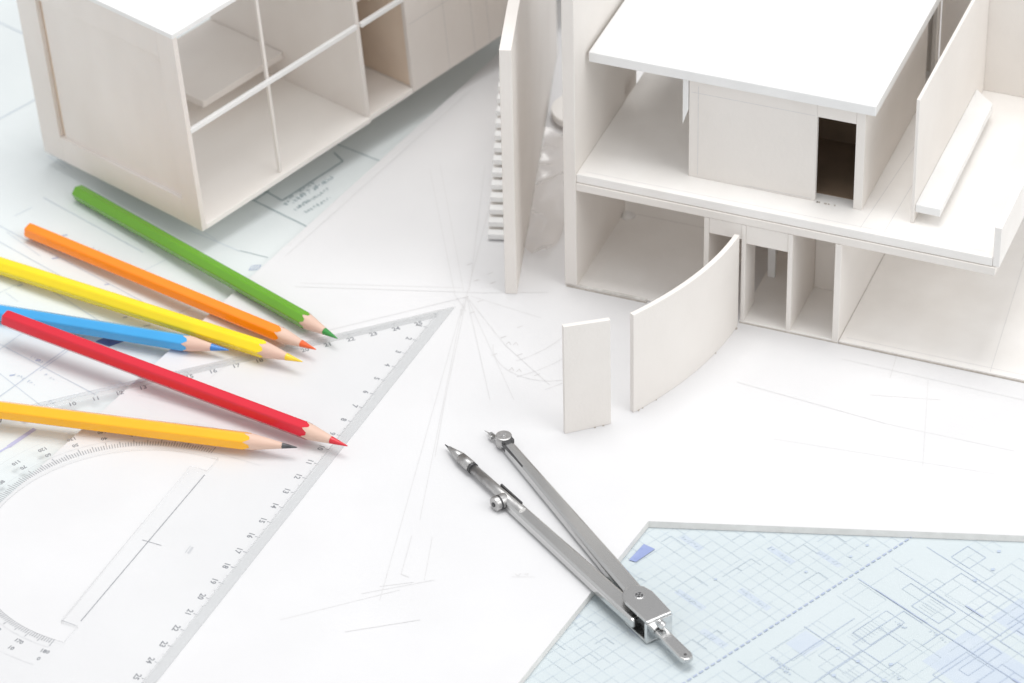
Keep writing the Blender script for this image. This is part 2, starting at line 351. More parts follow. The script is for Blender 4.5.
# ------------------------------------------------------------------ blueprint, upper left
def blueprint_upper():
    z = PZ
    b = MB(); b.prism([(-60, -40), (-32, -34), (-2.5, 14), (22, 52), (22, 70), (-60, 70)], PZ - .05, PZ)
    o = b.build('blueprint_sheet', M['paper_grey'])
    tag(o, 'grey green blueprint sheet under the coloured pencils and the long model', 'blueprint')
    rnd = random.Random(5)
    soft, slate, mid, lil = MB(), MB(), MB(), MB()
    def r(t, *p, w=.04, dz=.006): t.ribbon(p, w, z + dz)
    r(slate, (-12.4, 12.4), (-11.24, 11.34), (-9.01, 9.39), (-8.3, 8.7), w=.07)
    r(slate, (-10.9, 12.1), (-10.64, 11.94), (-10.0, 11.29), (-7.37, 14.29), (-7.79, 14.99), w=.09)
    r(slate, (-11.24, 11.34), (-10.6, 12.1), w=.07)
    r(slate, (-8.4, 16.2), (-7.48, 15.55), (-6.0, 14.43), (-5.4, 14.0), w=.07)
    for (x, y, X, Y, n, s) in ((-9.76, 10.81, -7.13, 13.52, 13, .24), (-9.4, 10.41, -7.63, 12.28, 10, .2), (-8.9, 10.2, -7.23, 11.94, 9, .2), (-9.5, 11.0, -7.0, 13.7, 13, .2), (-9.2, 10.7, -7.5, 12.5, 10, .2), (-9.75, 11.3, -7.4, 13.8, 12, .16)):
        strip_words(slate, x, y, X - x, Y - y, n, s, z + .008, rnd); strip_words(slate, x, y, X - x, Y - y, n, s, z + .010, rnd)
    r(slate, (-11.69, 7.54), (-10.46, 6.96), w=.04)
    for k in range(3): r(mid, (-11.2 + .12 * k, 6.1), (-11.0 + .12 * k, 6.4), w=.035)
    r(mid, (-11.25, 6.05), (-10.8, 6.1), (-10.75, 6.45), (-11.15, 6.4), (-11.25, 6.05), w=.03)
    r(soft, (-24.5, 17.0), (-23.15, 18.49), (-21.2, 20.5), w=.06); r(soft, (-24.5, 27.3), (-22.3, 25.4), w=.06)
    r(soft, (-22.8, 10.3), (-15.5, 3.8), w=.04); r(soft, (-22.8, 9.2), (-16.0, 2.9), w=.03); r(soft, (-22.6, 8.0), (-17.0, 2.2), w=.03)
    r(soft, (-19.66, -.74), (-18.33, .94), w=.04); r(soft, (-21.3, -2.6), (-18.0, 1.6), w=.05); r(soft, (-22, 1.6), (-17.2, -2.5), w=.03)
    r(soft, (-21.8, -.3), (-18.5, -4.2), w=.03); r(soft, (-23, -1.2), (-19.9, 2.9), w=.03); r(soft, (-20.6, 12.0), (-15.9, 7.6), w=.03); r(soft, (-14, 9.2), (-11.7, 7.5), w=.03)
    for (x, y) in ((-19.7, 7.3), (-17.3, 5.27), (-16.36, 2.84), (-19.41, 9.02), (-19.8, -.04), (-20.79, -1.03), (-21.04, 5.36), (-18.3, 2.3), (-16.6, 1.9), (-15.4, 2.2), (-20.2, 1.7)):
        s = .09 + .05 * rnd.random(); r(mid, (x - s, y), (x + s, y + s * .5), w=.09)
    for k in range(8):
        x, y = rnd.uniform(-22, -16), rnd.uniform(-4, 9); strip_words(soft, x, y, .6, -.55, rnd.randint(4, 9), .16, z + .009, rnd)
    r(lil, (-20.5, -5.8), (-19.52, -4.66), w=.20); r(lil, (-20.9, -6.2), (-20.3, -5.6), w=.10)
    for k in range(26):
        x, y = rnd.uniform(-24, -13), rnd.uniform(-8, 24); a = rnd.choice((.72, -.86)); l = rnd.uniform(.6, 2.6)
        if y > 3.24 + (x + 12.4) * 1.6 + 1.0: r(soft, (x, y), (x + l * cos(a), y + l * sin(a)), w=.022, dz=.007)
    lil.build('marker_line', M['ink_lilac'], o); soft.build('faint_lines', M['ink_tone'], o); slate.build('title_block', M['ink_slate'], o); mid.build('plan_marks', M['ink_mid'], o)
    p = MB(); p.face([(-17.5, 1.2, z + .012), (-16.9, .8, z + .012), (-16.3, 1.15, z + .012), (-17.0, 1.55, z + .012)])
    p.build('navy_patch', M['ink_navy'], o)
blueprint_upper()

# ------------------------------------------------------------------ clear set square with protractor
def text_mesh(bmt, txt, x, y, ang, size, z, mirror=False):
    cu = bpy.data.curves.new('t', 'FONT'); cu.body = txt; cu.size = size; cu.align_x = 'CENTER'; cu.align_y = 'CENTER'; cu.resolution_u = 2; cu.offset = .010
    ob = bpy.data.objects.new('t', cu); COL.objects.link(ob)
    dg = bpy.context.evaluated_depsgraph_get(); me = ob.evaluated_get(dg).to_mesh()
    tmp = bmesh.new(); tmp.from_mesh(me)
    T = Matrix.Translation((x, y, z)) @ Matrix.Rotation(ang, 4, 'Z')
    vm = {}
    for v in tmp.verts: vm[v] = bmt.bm.verts.new(bmt.m @ (T @ v.co))
    for f in tmp.faces:
        try: bmt.bm.faces.new([vm[v] for v in f.verts])
        except ValueError: pass
    tmp.free(); ob.evaluated_get(dg).to_mesh_clear(); bpy.data.objects.remove(ob); bpy.data.curves.remove(cu)

def curve_plate(splines, thick, bev=0):
    """solid plate with holes -> bmesh verts/faces (z 0..thick)"""
    cu = bpy.data.curves.new('c', 'CURVE'); cu.dimensions = '2D'; cu.fill_mode = 'BOTH'; cu.extrude = thick / 2 - bev; cu.bevel_depth = bev; cu.offset = -bev
    for pts in splines:
        s = cu.splines.new('POLY'); s.points.add(len(pts) - 1)
        for q, p in zip(s.points, pts): q.co = (p[0], p[1], 0, 1)
        s.use_cyclic_u = True
    ob = bpy.data.objects.new('c', cu); COL.objects.link(ob)
    dg = bpy.context.evaluated_depsgraph_get(); me = bpy.data.meshes.new_from_object(ob.evaluated_get(dg))
    bpy.data.objects.remove(ob); bpy.data.curves.remove(cu)
    return me

def set_square():
    U = radians(244.2316)
    # local frame: x along the hypotenuse from its zero, y into the plate  (right handed with z down would mirror, so y = -v)
    root = empty('set_square', 'clear acrylic set square with centimetre scales and a protractor cut-out', 'set square',
                 (-3.4473, 1.9300, 0.006), rz(U))
    ax, hyp = -1.0, 38.8
    # outline (x=u, y=-v): apex, other acute corner, right-angle corner
    A = (ax, .72); B = (ax + hyp, .72); C_ = (ax + hyp / 2, .72 - hyp / 2)
    k = .40
    Ai = (ax + k * 2.414, .72 - k); Bi = (B[0] - k * 2.414, .72 - k); Ci = (C_[0], C_[1] + k * 1.4142)
    cx, cy, R = 18.25, -3.9, 6.1
    hole = []
    for i in range(65):
        a = pi + pi * i / 64
        hole.append((cx + R * cos(a), cy + R * sin(a)))
    hole += [(cx + R, -3.5), (23.3, -3.5), (23.3, -4.25), (13.1, -4.25), (13.1, -3.5), (cx - R, -3.5)]
    me = curve_plate([[Ai, Bi, Ci], hole], .2)
    bm = bmesh.new(); bm.from_mesh(me); bpy.data.meshes.remove(me)
    t = MB(); t.bm.free(); t.bm = bm
    bmesh.ops.remove_doubles(bm, verts=bm.verts, dist=1e-5)
    for v in bm.verts: v.co.z += .1
    for f in bm.faces:
        f.material_index = 1 if abs(f.normal.z) < .5 else 0
    t.build('plate', [M['acrylic'], M['acrylic_wall']], root)
    bv = MB()
    for (o1, o2, i1, i2) in ((A, B, Ai, Bi), (B, C_, Bi, Ci), (C_, A, Ci, Ai)):
        e = .004
        bv.face([(*o1, .06), (*o2, .06), (*i2, .199), (*i1, .199)]); bv.face([(*o1, .0), (*o2, .0), (*i2, .0), (*i1, .0)][::-1]); bv.face([(*o1, 0), (*o2, 0), (*o2, .06), (*o1, .06)])
    bv.build('bevelled_edge', M['acrylic_bevel'], root)
    # scales
    tk, nu, sf = [MB(Matrix.Translation((-.241, -.117, 0))) for _ in range(3)]; z = -.0045      # printed on the underside
    for i in range(0, 37):
        tk.ribbon([(i, .42), (i, .20)], .035, z)
        for q in range(1, 10): tk.ribbon([(i + q / 10, .42), (i + q / 10, .27 if q == 5 else .33)], .016, z)
    for i in range(1, 36): text_mesh(nu, str(i), i + .0, -.0, 0, .34, z)
    # leg scale: counted towards the apex, 24.. near it
    th = radians(135)
    d = Vector((cos(th), sin(th)))            # direction of growing numbers along the leg, in local axes
    # leg from C_ to A; inner side offset
    legdir = (Vector(A) - Vector(C_)).normalized(); nrm = Vector((-legdir.y, legdir.x))
    if (Vector((cx, cy)) - Vector(A)).dot(nrm) < 0: nrm = -nrm
    for i in range(1, 26):
        p = Vector(A) - legdir * (26.9 - i) + nrm * .78
        text_mesh(nu, str(i), p.x, p.y, atan2(legdir.y, legdir.x), .34, z)
        q = Vector(A) - legdir * (26.9 - i) + nrm * .42; tk.ribbon([tuple(q), tuple(q + nrm * .16)], .014, z)
    # protractor: ticks and degrees
    for i in range(0, 181):
        a = pi + pi * i / 180; l = .42 if i % 10 == 0 else (.36 if i % 5 == 0 else .26)
        tk.ribbon([(cx + (R + .06) * cos(a), cy + (R + .06) * sin(a)), (cx + (R + .06 + l) * cos(a), cy + (R + .06 + l) * sin(a))], .036, z)
    for rr_ in (R + .55, R + 1.62):
        sf.ribbon([(cx + rr_ * cos(pi + pi * i / 90), cy + rr_ * sin(pi + pi * i / 90)) for i in range(91)], .012, z)
    for i in range(0, 19):
        a = pi + pi * i / 18
        text_mesh(nu, str(i * 10), cx + (R + .80) * cos(a), cy + (R + .80) * sin(a), a + pi / 2, .26, z)
        text_mesh(nu, str(180 - i * 10), cx + (R + 1.25) * cos(a), cy + (R + 1.25) * sin(a), a + pi / 2, .26, z)
    # base line of the protractor with its centre tick and small stamps
    tk.ribbon([(13.4, -3.46), (23.1, -3.52)], .045, z); tk.ribbon([(17.95, -2.9), (17.95, -3.75)], .03, z)
    tk.ribbon([(23.35, -4.22), (23.4, -3.55)], .03, z)
    sf.ribbon([(17.55, -1.73), (17.95, -1.70)], .10, z); sf.ribbon([(17.5, -1.85), (17.98, -1.83)], .04, z)
    sf.ribbon([(9.5, -1.6), (9.9, -8.5)], .01, z); sf.ribbon([(12.0, -1.7), (11.9, -7.6)], .01, z)
    tk.build('scale_ticks', M['mark_tick'], root); nu.build('scale_numbers', M['mark'], root); sf.build('engraved_marks', M['mark_soft'], root)
set_square()

# ------------------------------------------------------------------ pencils
def pencil(name, label, cat, tail, tip, body, lead, R=.375, cone=2.05, leadlen=.78, roll=.3, tail_ext=0, dip=True, group='sharpened pencils scattered on the drawings', hexag=1.0):
    tail, tip = Vector(tail), Vector(tip)
    ax = (tip - tail).normalized(); tip = tip + ax * .22; L = (tip - tail).length + tail_ext
    root = empty(name, label, cat, tip - ax * L, ax.to_track_quat('Z', 'Y'), group)
    n = 48; bl = L - cone
    def rad(a, R):          # soft hexagon
        h = cos(pi / 6) / cos(((a + roll) % (pi / 3)) - pi / 6)
        return R * (h * hexag + (1 - hexag) * .96)
    # barrel
    m = MB(); rings = []
    zs = [(0, .80), (.03, .90), (.08, .97), (.16, 1.0)] + [(bl * i / 10, 1.0) for i in range(1, 10)] if dip else [(0, .97), (.03, 1.0)] + [(bl * i / 10, 1.0) for i in range(1, 10)]
    for z, s in zs:
        rings.append([m.bm.verts.new((rad(2 * pi * i / n, R) * s * cos(2 * pi * i / n), rad(2 * pi * i / n, R) * s * sin(2 * pi * i / n), z)) for i in range(n)])
    # scalloped end of the paint where the cone cuts the facets
    last = []
    slope = (R * .95) / (cone * .93)
    for i in range(n):
        a = 2 * pi * i / n; r = rad(a, R)
        last.append(m.bm.verts.new((r * cos(a), r * sin(a), bl + (R - r) / slope * 1.0 + .02 * sin(i * 2.3))))
    rings.append(last)
    for A, B in zip(rings, rings[1:]):
        for i in range(n):
            f = m.bm.faces.new((A[i], A[(i + 1) % n], B[(i + 1) % n], B[i])); f.smooth = True
    m.bm.faces.new(rings[0][::-1])
    m.build('barrel', body, root)
    # wood cone, lead point
    def cone_r(z): return max(0.02, R * (1 - (z - bl) / cone * .955))
    w_ = MB(); wr = []
    wz = [(bl - .02, None)] + [(bl + .12 + (cone - leadlen - .12) * i / 5, 1) for i in range(6)]
    first = []
    for i in range(n):
        a = 2 * pi * i / n; r = rad(a, R) - .006
        first.append(w_.bm.verts.new((r * cos(a), r * sin(a), bl + (R - rad(a, R)) / slope - .02)))
    wr.append(first)
    for z, _ in wz[2:]:
        wr.append([w_.bm.verts.new((cone_r(z) * cos(2 * pi * i / n), cone_r(z) * sin(2 * pi * i / n), z)) for i in range(n)])
    for A, B in zip(wr, wr[1:]):
        for i in range(n):
            f = w_.bm.faces.new((A[i], A[(i + 1) % n], B[(i + 1) % n], B[i])); f.smooth = True
    w_.build('sharpened_wood', M['wood'], root)
    l_ = MB(); z0 = bl + cone - leadlen; lr = []
    for i_, t in enumerate((0, .25, .5, .75, .92, 1.0)):
        z = z0 + (leadlen) * t; rr_ = cone_r(z) * (1.0 if t < 1 else .55) + .004
        lr.append([l_.bm.verts.new((rr_ * cos(2 * pi * i / 20), rr_ * sin(2 * pi * i / 20), z + (.03 * sin(i * 1.9) if t == 0 else 0))) for i in range(20)])
    for A, B in zip(lr, lr[1:]):
        for i in range(20):
            f = l_.bm.faces.new((A[i], A[(i + 1) % 20], B[(i + 1) % 20], B[i])); f.smooth = True
    l_.bm.faces.new(lr[-1])
    l_.build('lead', lead, root)
    return root
pencil('colored_pencil', 'green colored pencil, nearest to the white model with framed end', 'pencil', (-19.06, 11.82, .07), (-7.40, -.11, .58),
       paint('green_lacquer', (.125, .37, .010)), paint('green_lead', (.03, .27, .045), .5), R=.375, roll=.2)
pencil('colored_pencil', 'orange colored pencil lying between the green and the yellow one', 'pencil', (-20.96, 8.91, .09), (-8.29, -.86, .58),
       paint('orange_lacquer', (1.0, .26, .003)), paint('orange_lead', (.80, .12, .02), .5), R=.375, roll=.75)
pencil('colored_pencil', 'lemon yellow colored pencil with a yellow point, above the blue one', 'pencil', (-21.92, 6.18, .15), (-8.84, -1.80, .66),
       paint('yellow_lacquer', (1.0, .74, .002)), paint('yellow_lead', (.92, .62, .02), .5), R=.385, tail_ext=1.6, roll=.1)
pencil('colored_pencil', 'sky blue colored pencil lying under the red one', 'pencil', (-21.62, 2.88, .07), (-11.96, -.64, .46),
       paint('blue_lacquer', (.045, .38, .78)), paint('blue_lead', (.04, .22, .60), .5), R=.385, tail_ext=6.4, roll=.5)
pencil('colored_pencil', 'red colored pencil resting across the blue one, its tip at the scale edge', 'pencil', (-21.17, 1.28, .95), (-6.87, -7.39, .60),
       paint('red_lacquer', (.66, .006, .028)), paint('red_lead', (.66, .015, .03), .5), R=.385, roll=.9)
pencil('graphite_pencil', 'amber hexagonal pencil with a grey graphite point, over the protractor', 'pencil', (-20.87, -4.51, .57), (-8.91, -7.43, .57),
       paint('amber_lacquer', (1.0, .46, .003)), M['graphite'], R=.39, tail_ext=5.0, cone=2.2, leadlen=.62, roll=.52, dip=False)

# ------------------------------------------------------------------ compass
def compass():
    P = Vector((4.55, -17.40, 0)); P1 = Vector((4.65, -17.10, 0)); P2 = Vector((4.42, -17.98, 0))
    root = empty('drawing_compass', 'open steel drawing compass lying across the white board and the blueprint', 'compass', (P.x, P.y, 0))
    def leg(st, endxy, w0, w1, z0, z1, name, s0=0.0, s1=1.0, zoff=0, tilt=0.0):
        """flat tapered bar from the pivot towards the end"""
        e = Vector((*endxy, 0)) - st; L = e.length; a = atan2(e.y, e.x)
        m = MB(Matrix.Translation(st - P) @ Matrix.Rotation(a, 4, 'Z')); pts = []
        for t, ww in ((s0, w0), (s0 + (s1 - s0) * .25, w0 * .98), (s1, w1)):
            pts.append((t * L, ww))
        up = [(x, h / 2) for x, h in pts]; dn = [(x, -h / 2) for x, h in pts][::-1]
        m.prism(dn[::-1] + up[::-1], [z0] * 6, [z1] * 6)
        o = m.build(name, M['steel'], root, bevel=.12, seg=3)
        return L, a
    ndl, led = (-.96, -6.0), (-2.79, -7.10)
    # needle leg
    L1, a1 = leg(P1, ndl, .76, .46, .02, .48, 'needle_leg', -.03, .885)
    R1 = Matrix.Translation(P1 - P) @ Matrix.Rotation(a1, 4, 'Z')
    m = MB(R1)
    m.tube((L1 * .905, 0, .1), (L1 * .905, 0, .60), .33, n=28); m.build('clamp_knob', M['steel_soft'], root, bevel=.05)
    m = MB(R1)
    m.tube((L1 * .905, 0, .601), (L1 * .905, 0, .615), .12, n=20); m.tube((L1 * .905, .0, .616), (L1 * .905, 0, .63), .05, n=12)
    m.build('knob_screw', M['steel_bright'], root)
    m = MB(R1)
    m.tube((L1 * .87, .10, .30), (L1 * .955, .20, .24), .13, .10); m.tube((L1 * .955, .20, .24), (L1 * 1.0, .27, .12), .05, .008, n=10)
    m.build('needle', M['steel'], root)
    m = MB(R1); m.box(L1 * .745, L1 * .885, .15, .235, .16, .47)
    m.build('slot', M['steel_dark'], root)
    m = MB(R1); m.box(L1 * .872, L1 * .895, -.26, .22, .2, .56)
    m.build('knob_recess', M['steel_dark'], root)
    m = MB(R1); m.box(L1 * .945, L1 * .968, .14, .34, .12, .30); m.build('needle_stop', M['steel'], root, bevel=.02)
    # lead leg
    L2, a2 = leg(P2, led, .76, .54, .02, .46, 'lead_leg', -.02, .655)
    R2 = Matrix.Translation(P2 - P) @ Matrix.Rotation(a2, 4, 'Z')
    m = MB(R2); m.tube((L2 * .58, 0, .34), (L2 * .85, 0, .30), .22, .20, n=24); m.build('lead_tube', M['steel_soft'], root)
    m = MB(R2); m.tube((L2 * .843, 0, .30), (L2 * .856, 0, .30), .235, .235, n=24); m.build('tube_ring', M['steel_dark'], root)
    m = MB(R2); m.tube((L2 * .852, 0, .30), (L2 * .91, 0, .28), .27, .25, n=6, cap=True); m.tube((L2 * .91, 0, .28), (L2 * .978, 0, .24), .245, .08, n=6)
    m.build('lead_sleeve', M['steel_soft'], root)
    m = MB(R2); m.tube((L2 * .975, 0, .24), (L2 * 1.0, 0, .22), .055, .02, n=10); m.build('lead', M['graphite'], root)
    m = MB(R2); m.tube((L2 * .665, .02, .30), (L2 * .665, .62, .30), .30, .30, n=26); m.build('thumb_screw', M['steel_soft'], root, bevel=.05)
    m = MB(R2); m.tube((L2 * .665, .621, .30), (L2 * .665, .65, .30), .10, n=14); m.build('screw_centre', M['steel_dark'], root)
    m = MB(R2); m.tube((L2 * .665, .32, .30), (L2 * .665, .40, .30), .305, n=26); m.build('screw_groove', M['steel_dark'], root)
    m = MB(R2); m.box(L2 * .61, L2 * .72, -.28, -.20, .30, .475); m.build('leg_slot', M['steel_dark'], root)
    # clevis head: two plates and a closing face, in a frame that runs towards the handle
    H = Vector((6.29, -20.33, 0)) - P; ah = atan2(H.y, H.x); R_ = Matrix.Rotation(ah, 4, 'Z')
    def plate_outline(k=1.0):
        pts = [(-.72, .02), (-.66, .26), (-.42, .50), (0, .62), (.6, .60), (1.40, .57), (1.40, -.57), (.6, -.60), (0, -.62), (-.42, -.50), (-.66, -.26)]
        return pts[::-1]
    z0, z1 = PZ + .02, .80
    m = MB(R_); m.prism(plate_outline(), z1 - .13, z1); m.build('head_plate', M['steel'], root, bevel=.05, seg=3)
    m = MB(R_); m.prism(plate_outline(), z0, z0 + .13); m.build('head_plate', M['steel'], root, bevel=.04)
    m = MB(R_); m.box(1.26, 1.42, -.575, .575, z0 + .135, z1 - .135); m.build('head_end_face', M['steel_bright'], root, bevel=.01)
    m = MB(R_); m.tube((-.05, .05, z1 - .02), (-.05, .05, z1 + .025), .21, n=28); m.build('pivot_screw', M['steel_bright'], root, bevel=.015)
    m = MB(R_); m.tube((-.05, .05, z1 + .026), (-.05, .05, z1 + .030), .15, n=20); m.build('screw_recess', M['steel_dark'], root)
    m = MB(R_); m.box(-.19, .09, .02, .08, z1 + .0305, z1 + .036); m.box(-.08, -.02, -.09, .19, z1 + .0305, z1 + .036); m.build('screw_slot', M['steel_bright'], root)
    m = MB(R_); m.tube((-.05, .05, z0 + .131), (-.05, .05, z1 - .131), .30, n=24); m.build('pivot_pin', M['steel_dark'], root)
    m = MB(R_); m.box(.45, 1.2, -.35, .35, .05, .42); m.build('tension_spring', M['steel_dark'], root, bevel=.05)
    # spacer ends of the two legs seen in the fork
    # handle
    m = MB(R_); pts = [(1.43, -.24), (3.20, -.27), (3.40, -.2), (3.48, 0), (3.40, .2), (3.20, .27), (1.43, .24)]
    m.prism(pts, .02, .24); m.build('handle', M['steel'], root, bevel=.06, seg=3)
    m = MB(R_); m.tube((3.17, 0, .235), (3.17, 0, .246), .06, n=16); m.build('handle_hole', M['steel_dark'], root)
    m = MB(R_)
    bmesh.ops.create_uvsphere(m.bm, u_segments=18, v_segments=12, radius=.17, matrix=R_ @ Matrix.Translation((1.52, .06, .44)))
    m.build('rivet', M['steel_bright'], root, smooth=True)
compass()

# ------------------------------------------------------------------ house model on the board
HO, HY = (2.76, 3.69, 0.0), radians(-22.2593)
house = empty('house_model', 'ivory card house model with flat white roof, open ground floor and door', 'scale model', (HO[0], HO[1], .003), rz(HY))
RJ = random.Random(11)
def part(name, m, boxes, bevel=.02, parent=house):
    b = MB()
    for x in boxes: b.box(*x)
    return b.build(name, M[m] if isinstance(m, str) else m, parent, bevel=bevel)
def pencil_on(parent, lines, mat='graphite_dark', w=.02):
    """lines given as 3D point lists with the side vector of the ribbon"""
    b = MB()
    for p, q, s in lines:
        p, q = Vector(p), Vector(q); d = (q - p).normalized(); s = Vector(s); t = d.cross(s).normalized() * w / 2; o = s * .004
        b.face([p + t + o, p - t + o, q - t + o, q + t + o])
    return b.build('pencil_line', M[mat], parent)
X, Y, Z = (1, 0, 0), (0, -1, 0), (0, 0, 1)
# ground plates
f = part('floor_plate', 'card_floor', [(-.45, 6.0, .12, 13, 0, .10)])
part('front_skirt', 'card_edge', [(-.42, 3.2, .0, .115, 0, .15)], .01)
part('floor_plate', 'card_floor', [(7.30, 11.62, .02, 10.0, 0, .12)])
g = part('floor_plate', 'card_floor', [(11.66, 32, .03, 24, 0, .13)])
pencil_on(g, [((18.13, .1, .13), (17.40, 8.1, .13), Z), ((11.9, .35, .13), (24, .35, .13), Z), ((17.3, 8.1, .13), (17.0, 12.1, .13), Z)], 'graphite_line')
pencil_on(f, [((.6, 5.9, .10), (5.8, 5.9, .10), Z)], 'graphite_dark')
part('gap_shade_line', 'glue_shade', [(11.67, 32, -.012, .028, 0, .055)], 0)  # dark strips painting the gap shade along the plates' front edges
part('gap_shade_line', 'glue_shade', [(7.32, 11.6, -.012, .018, 0, .045)], 0)
part('gap_shade_line', 'glue_shade', [(-.40, 3.2, -.035, -.002, 0, .05)], 0)
for k in range(7):
    x = 10.0 + RJ.random() * .9; part('glue_speck', 'glue_shade', [(x, x + RJ.uniform(.03, .07), 1.42, 1.49, 5.822, 5.85)], 0)
# tall side wall
b = MB(); b.box(-.48, .06, .0, 6.0, 0, 17.5); b.build('side_wall', M['card'], house, bevel=.03)
part('side_wall', 'card', [(-.75, -.35, 6.05, 8.6, 0, 9.2)])
# ground floor walls
part('back_wall', 'shade_brown', [(5.85, 11.5, 9.6, 9.9, .1, 4.99)])  # brown stands in for the shade of the rear rooms
part('partition', 'card', [(5.70, 5.92, .04, 3.4, .10, 4.98)])
part('lintel', 'card', [(5.925, 7.34, .05, .24, 4.22, 4.98)])
part('partition', 'card', [(7.345, 7.52, .02, 1.40, .12, 4.98)])
part('post', 'card_white', [(7.44, 7.78, 3.38, 3.55, .12, 4.98)])
part('lintel', 'card', [(7.525, 9.34, .05, .22, 4.06, 4.98)])
part('partition', 'card', [(9.345, 9.55, .02, 3.28, .12, 4.98)])
part('panel', 'card', [(9.56, 11.36, 3.29, 3.45, .12, 4.98)])
part('partition', 'card', [(11.37, 11.64, .0, 7.2, .02, 4.98)])
part('partition', 'card', [(5.6, 5.8, 3.6, 9.5, .10, 4.98)])
# first floor: two laminated sheets
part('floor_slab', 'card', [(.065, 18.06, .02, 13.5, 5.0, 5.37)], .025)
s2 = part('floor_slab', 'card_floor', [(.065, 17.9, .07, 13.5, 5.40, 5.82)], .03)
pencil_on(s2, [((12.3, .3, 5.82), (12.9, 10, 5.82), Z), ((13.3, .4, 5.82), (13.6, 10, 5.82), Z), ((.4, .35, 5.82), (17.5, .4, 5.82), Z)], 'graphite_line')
part('glue_seam', 'glue_shade', [(.07, 17.9, .10, 13.4, 5.365, 5.405)], 0)
# parapet on the right
b = MB(); b.prism([(17.91, .10), (18.2, .10), (18.2, 13.5), (17.91, 13.5)], 5.385, [7.30, 7.30, 7.45, 7.45]); b.build('parapet', M['card_floor'], house, bevel=.03)
# upper room
fw_ = part('room_wall', 'card', [(4.50, 9.98, 1.50, 1.72, 5.825, 10.65)])
part('room_wall', 'card', [(11.62, 12.0, 1.50, 1.72, 5.825, 10.65)])
part('door_head', 'card', [(9.983, 11.617, 1.502, 1.718, 9.95, 10.65)], .01)
part('room_wall', 'card', [(11.78, 12.0, 1.725, 10.6, 5.825, 10.65)])
part('room_wall', 'card', [(4.50, 4.72, 1.725, 9.0, 5.825, 10.65)])
part('room_wall', 'room_shade_card', [(4.73, 11.77, 6.0, 6.2, 5.825, 10.65)])  # dark colour stands in for shade in the closed room
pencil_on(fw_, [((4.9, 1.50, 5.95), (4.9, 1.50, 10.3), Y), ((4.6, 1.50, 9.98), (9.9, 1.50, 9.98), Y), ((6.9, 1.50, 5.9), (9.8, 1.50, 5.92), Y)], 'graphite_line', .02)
part('room_floor_shade', 'room_shade_card', [(4.73, 11.77, 2.1, 5.98, 5.825, 5.86)], 0)  # dark sheet added as the shade on the room's floor
# torn bit of card hanging at the corner
b = MB(); b.prism([(4.22, 1.50), (4.47, 1.50), (4.47, 1.68), (4.22, 1.68)], [8.3, 9.1, 9.1, 8.5], 10.65); b.build('torn_strip', M['card_white'], house, bevel=.015)
part('window_post', 'card', [(11.8, 12.0, 12.05, 12.3, 5.825, 10.65)])
# roof
rf = part('roof', 'card_white', [(.22, 12.48, 1.24, 16.0, 10.66, 11.14)], .04)
part('roof_beam', 'card', [(1.0, 12.0, 12.4, 12.6, 5.9, 10.65)])
# fin wall, its bench and the rear wall
part('fin_wall', 'card', [(14.10, 14.24, 1.33, 11.85, 5.825, 11.78)])
b = MB(); b.prism([(14.245, 1.45), (15.3, 1.45), (15.2, 9.7), (14.245, 10.6)], 6.30, 6.68); b.build('bench', M['card_white'], house, bevel=.03)
part('rear_wall', 'card', [(13.4, 32, 11.88, 12.12, 5.825, 17)])
part('rear_wall', 'balsa', [(12.02, 14.0, 12.6, 12.8, 5.825, 12.5)])
# white blob of glue at the foot of the side wall
b = MB()
bmesh.ops.create_icosphere(b.bm, subdivisions=2, radius=.28, matrix=Matrix.Translation((.32, 5.6, .14)))
for v in b.bm.verts: v.co.z = .1 + (v.co.z - .1) * .5; v.co += noise.noise_vector(v.co * 4) * .1
b.build('glue_blob', M['card_white'], house, smooth=True)

# ------------------------------------------------------------------ loose walls on the board
def house_pt(x, y):
    q = Matrix.Rotation(HY, 3, 'Z') @ Vector((x, y, 0)); return (HO[0] + q.x, HO[1] + q.y, .003)
def curved_wall():
    root = empty('curved_wall', 'curved ivory card wall in front of the house model', 'wall', house_pt(5.26, -7.3), rz(HY))
    b = MB(); n = 24; A, B = [], []
    for i in range(n + 1):
        t = i / n; x = 2.07 * t + .95 * t * (1 - t) * 1.9; y = 7.10 * t
        dx, dy = 2.07 + 1.8 * (1 - 2 * t), 7.1; l = sqrt(dx * dx + dy * dy)
        A.append((x, y)); B.append((x - .22 * dy / l, y + .22 * dx / l))
    out = A + B[::-1]
    zt = [4.92 - .30 * i / n for i in range(n + 1)]
    m = b
    lo = lambda p, z: b.bm.verts.new((p[0], p[1], z))
    Al = [lo(p, 0) for p in A]; Ah = [lo(p, z) for p, z in zip(A, zt)]; Bl = [lo(p, 0) for p in B]; Bh = [lo(p, z) for p, z in zip(B, zt)]
    for i in range(n):
        for q in ((Al[i], Al[i + 1], Ah[i + 1], Ah[i]), (Bl[i + 1], Bl[i], Bh[i], Bh[i + 1]), (Ah[i], Ah[i + 1], Bh[i + 1], Bh[i]), (Bl[i], Bl[i + 1], Al[i + 1], Al[i])):
            b.bm.faces.new(q)
    b.bm.faces.new((Al[0], Ah[0], Bh[0], Bl[0])); b.bm.faces.new((Al[n], Bl[n], Bh[n], Ah[n]))
    b.build('bent_panel', M['card'], root, bevel=.02)
    b = MB()
    for k in range(5):                           # dried glue along the foot
        t = RJ.random(); x = 2.07 * t + 1.8 * t * (1 - t); y = 7.1 * t; s = RJ.uniform(.03, .08)
        b.box(x + .0, x + s, y - s, y + s, 0, RJ.uniform(.01, .03))
    b.build('glue_crumbs', M['glue_shade'], root)
curved_wall()
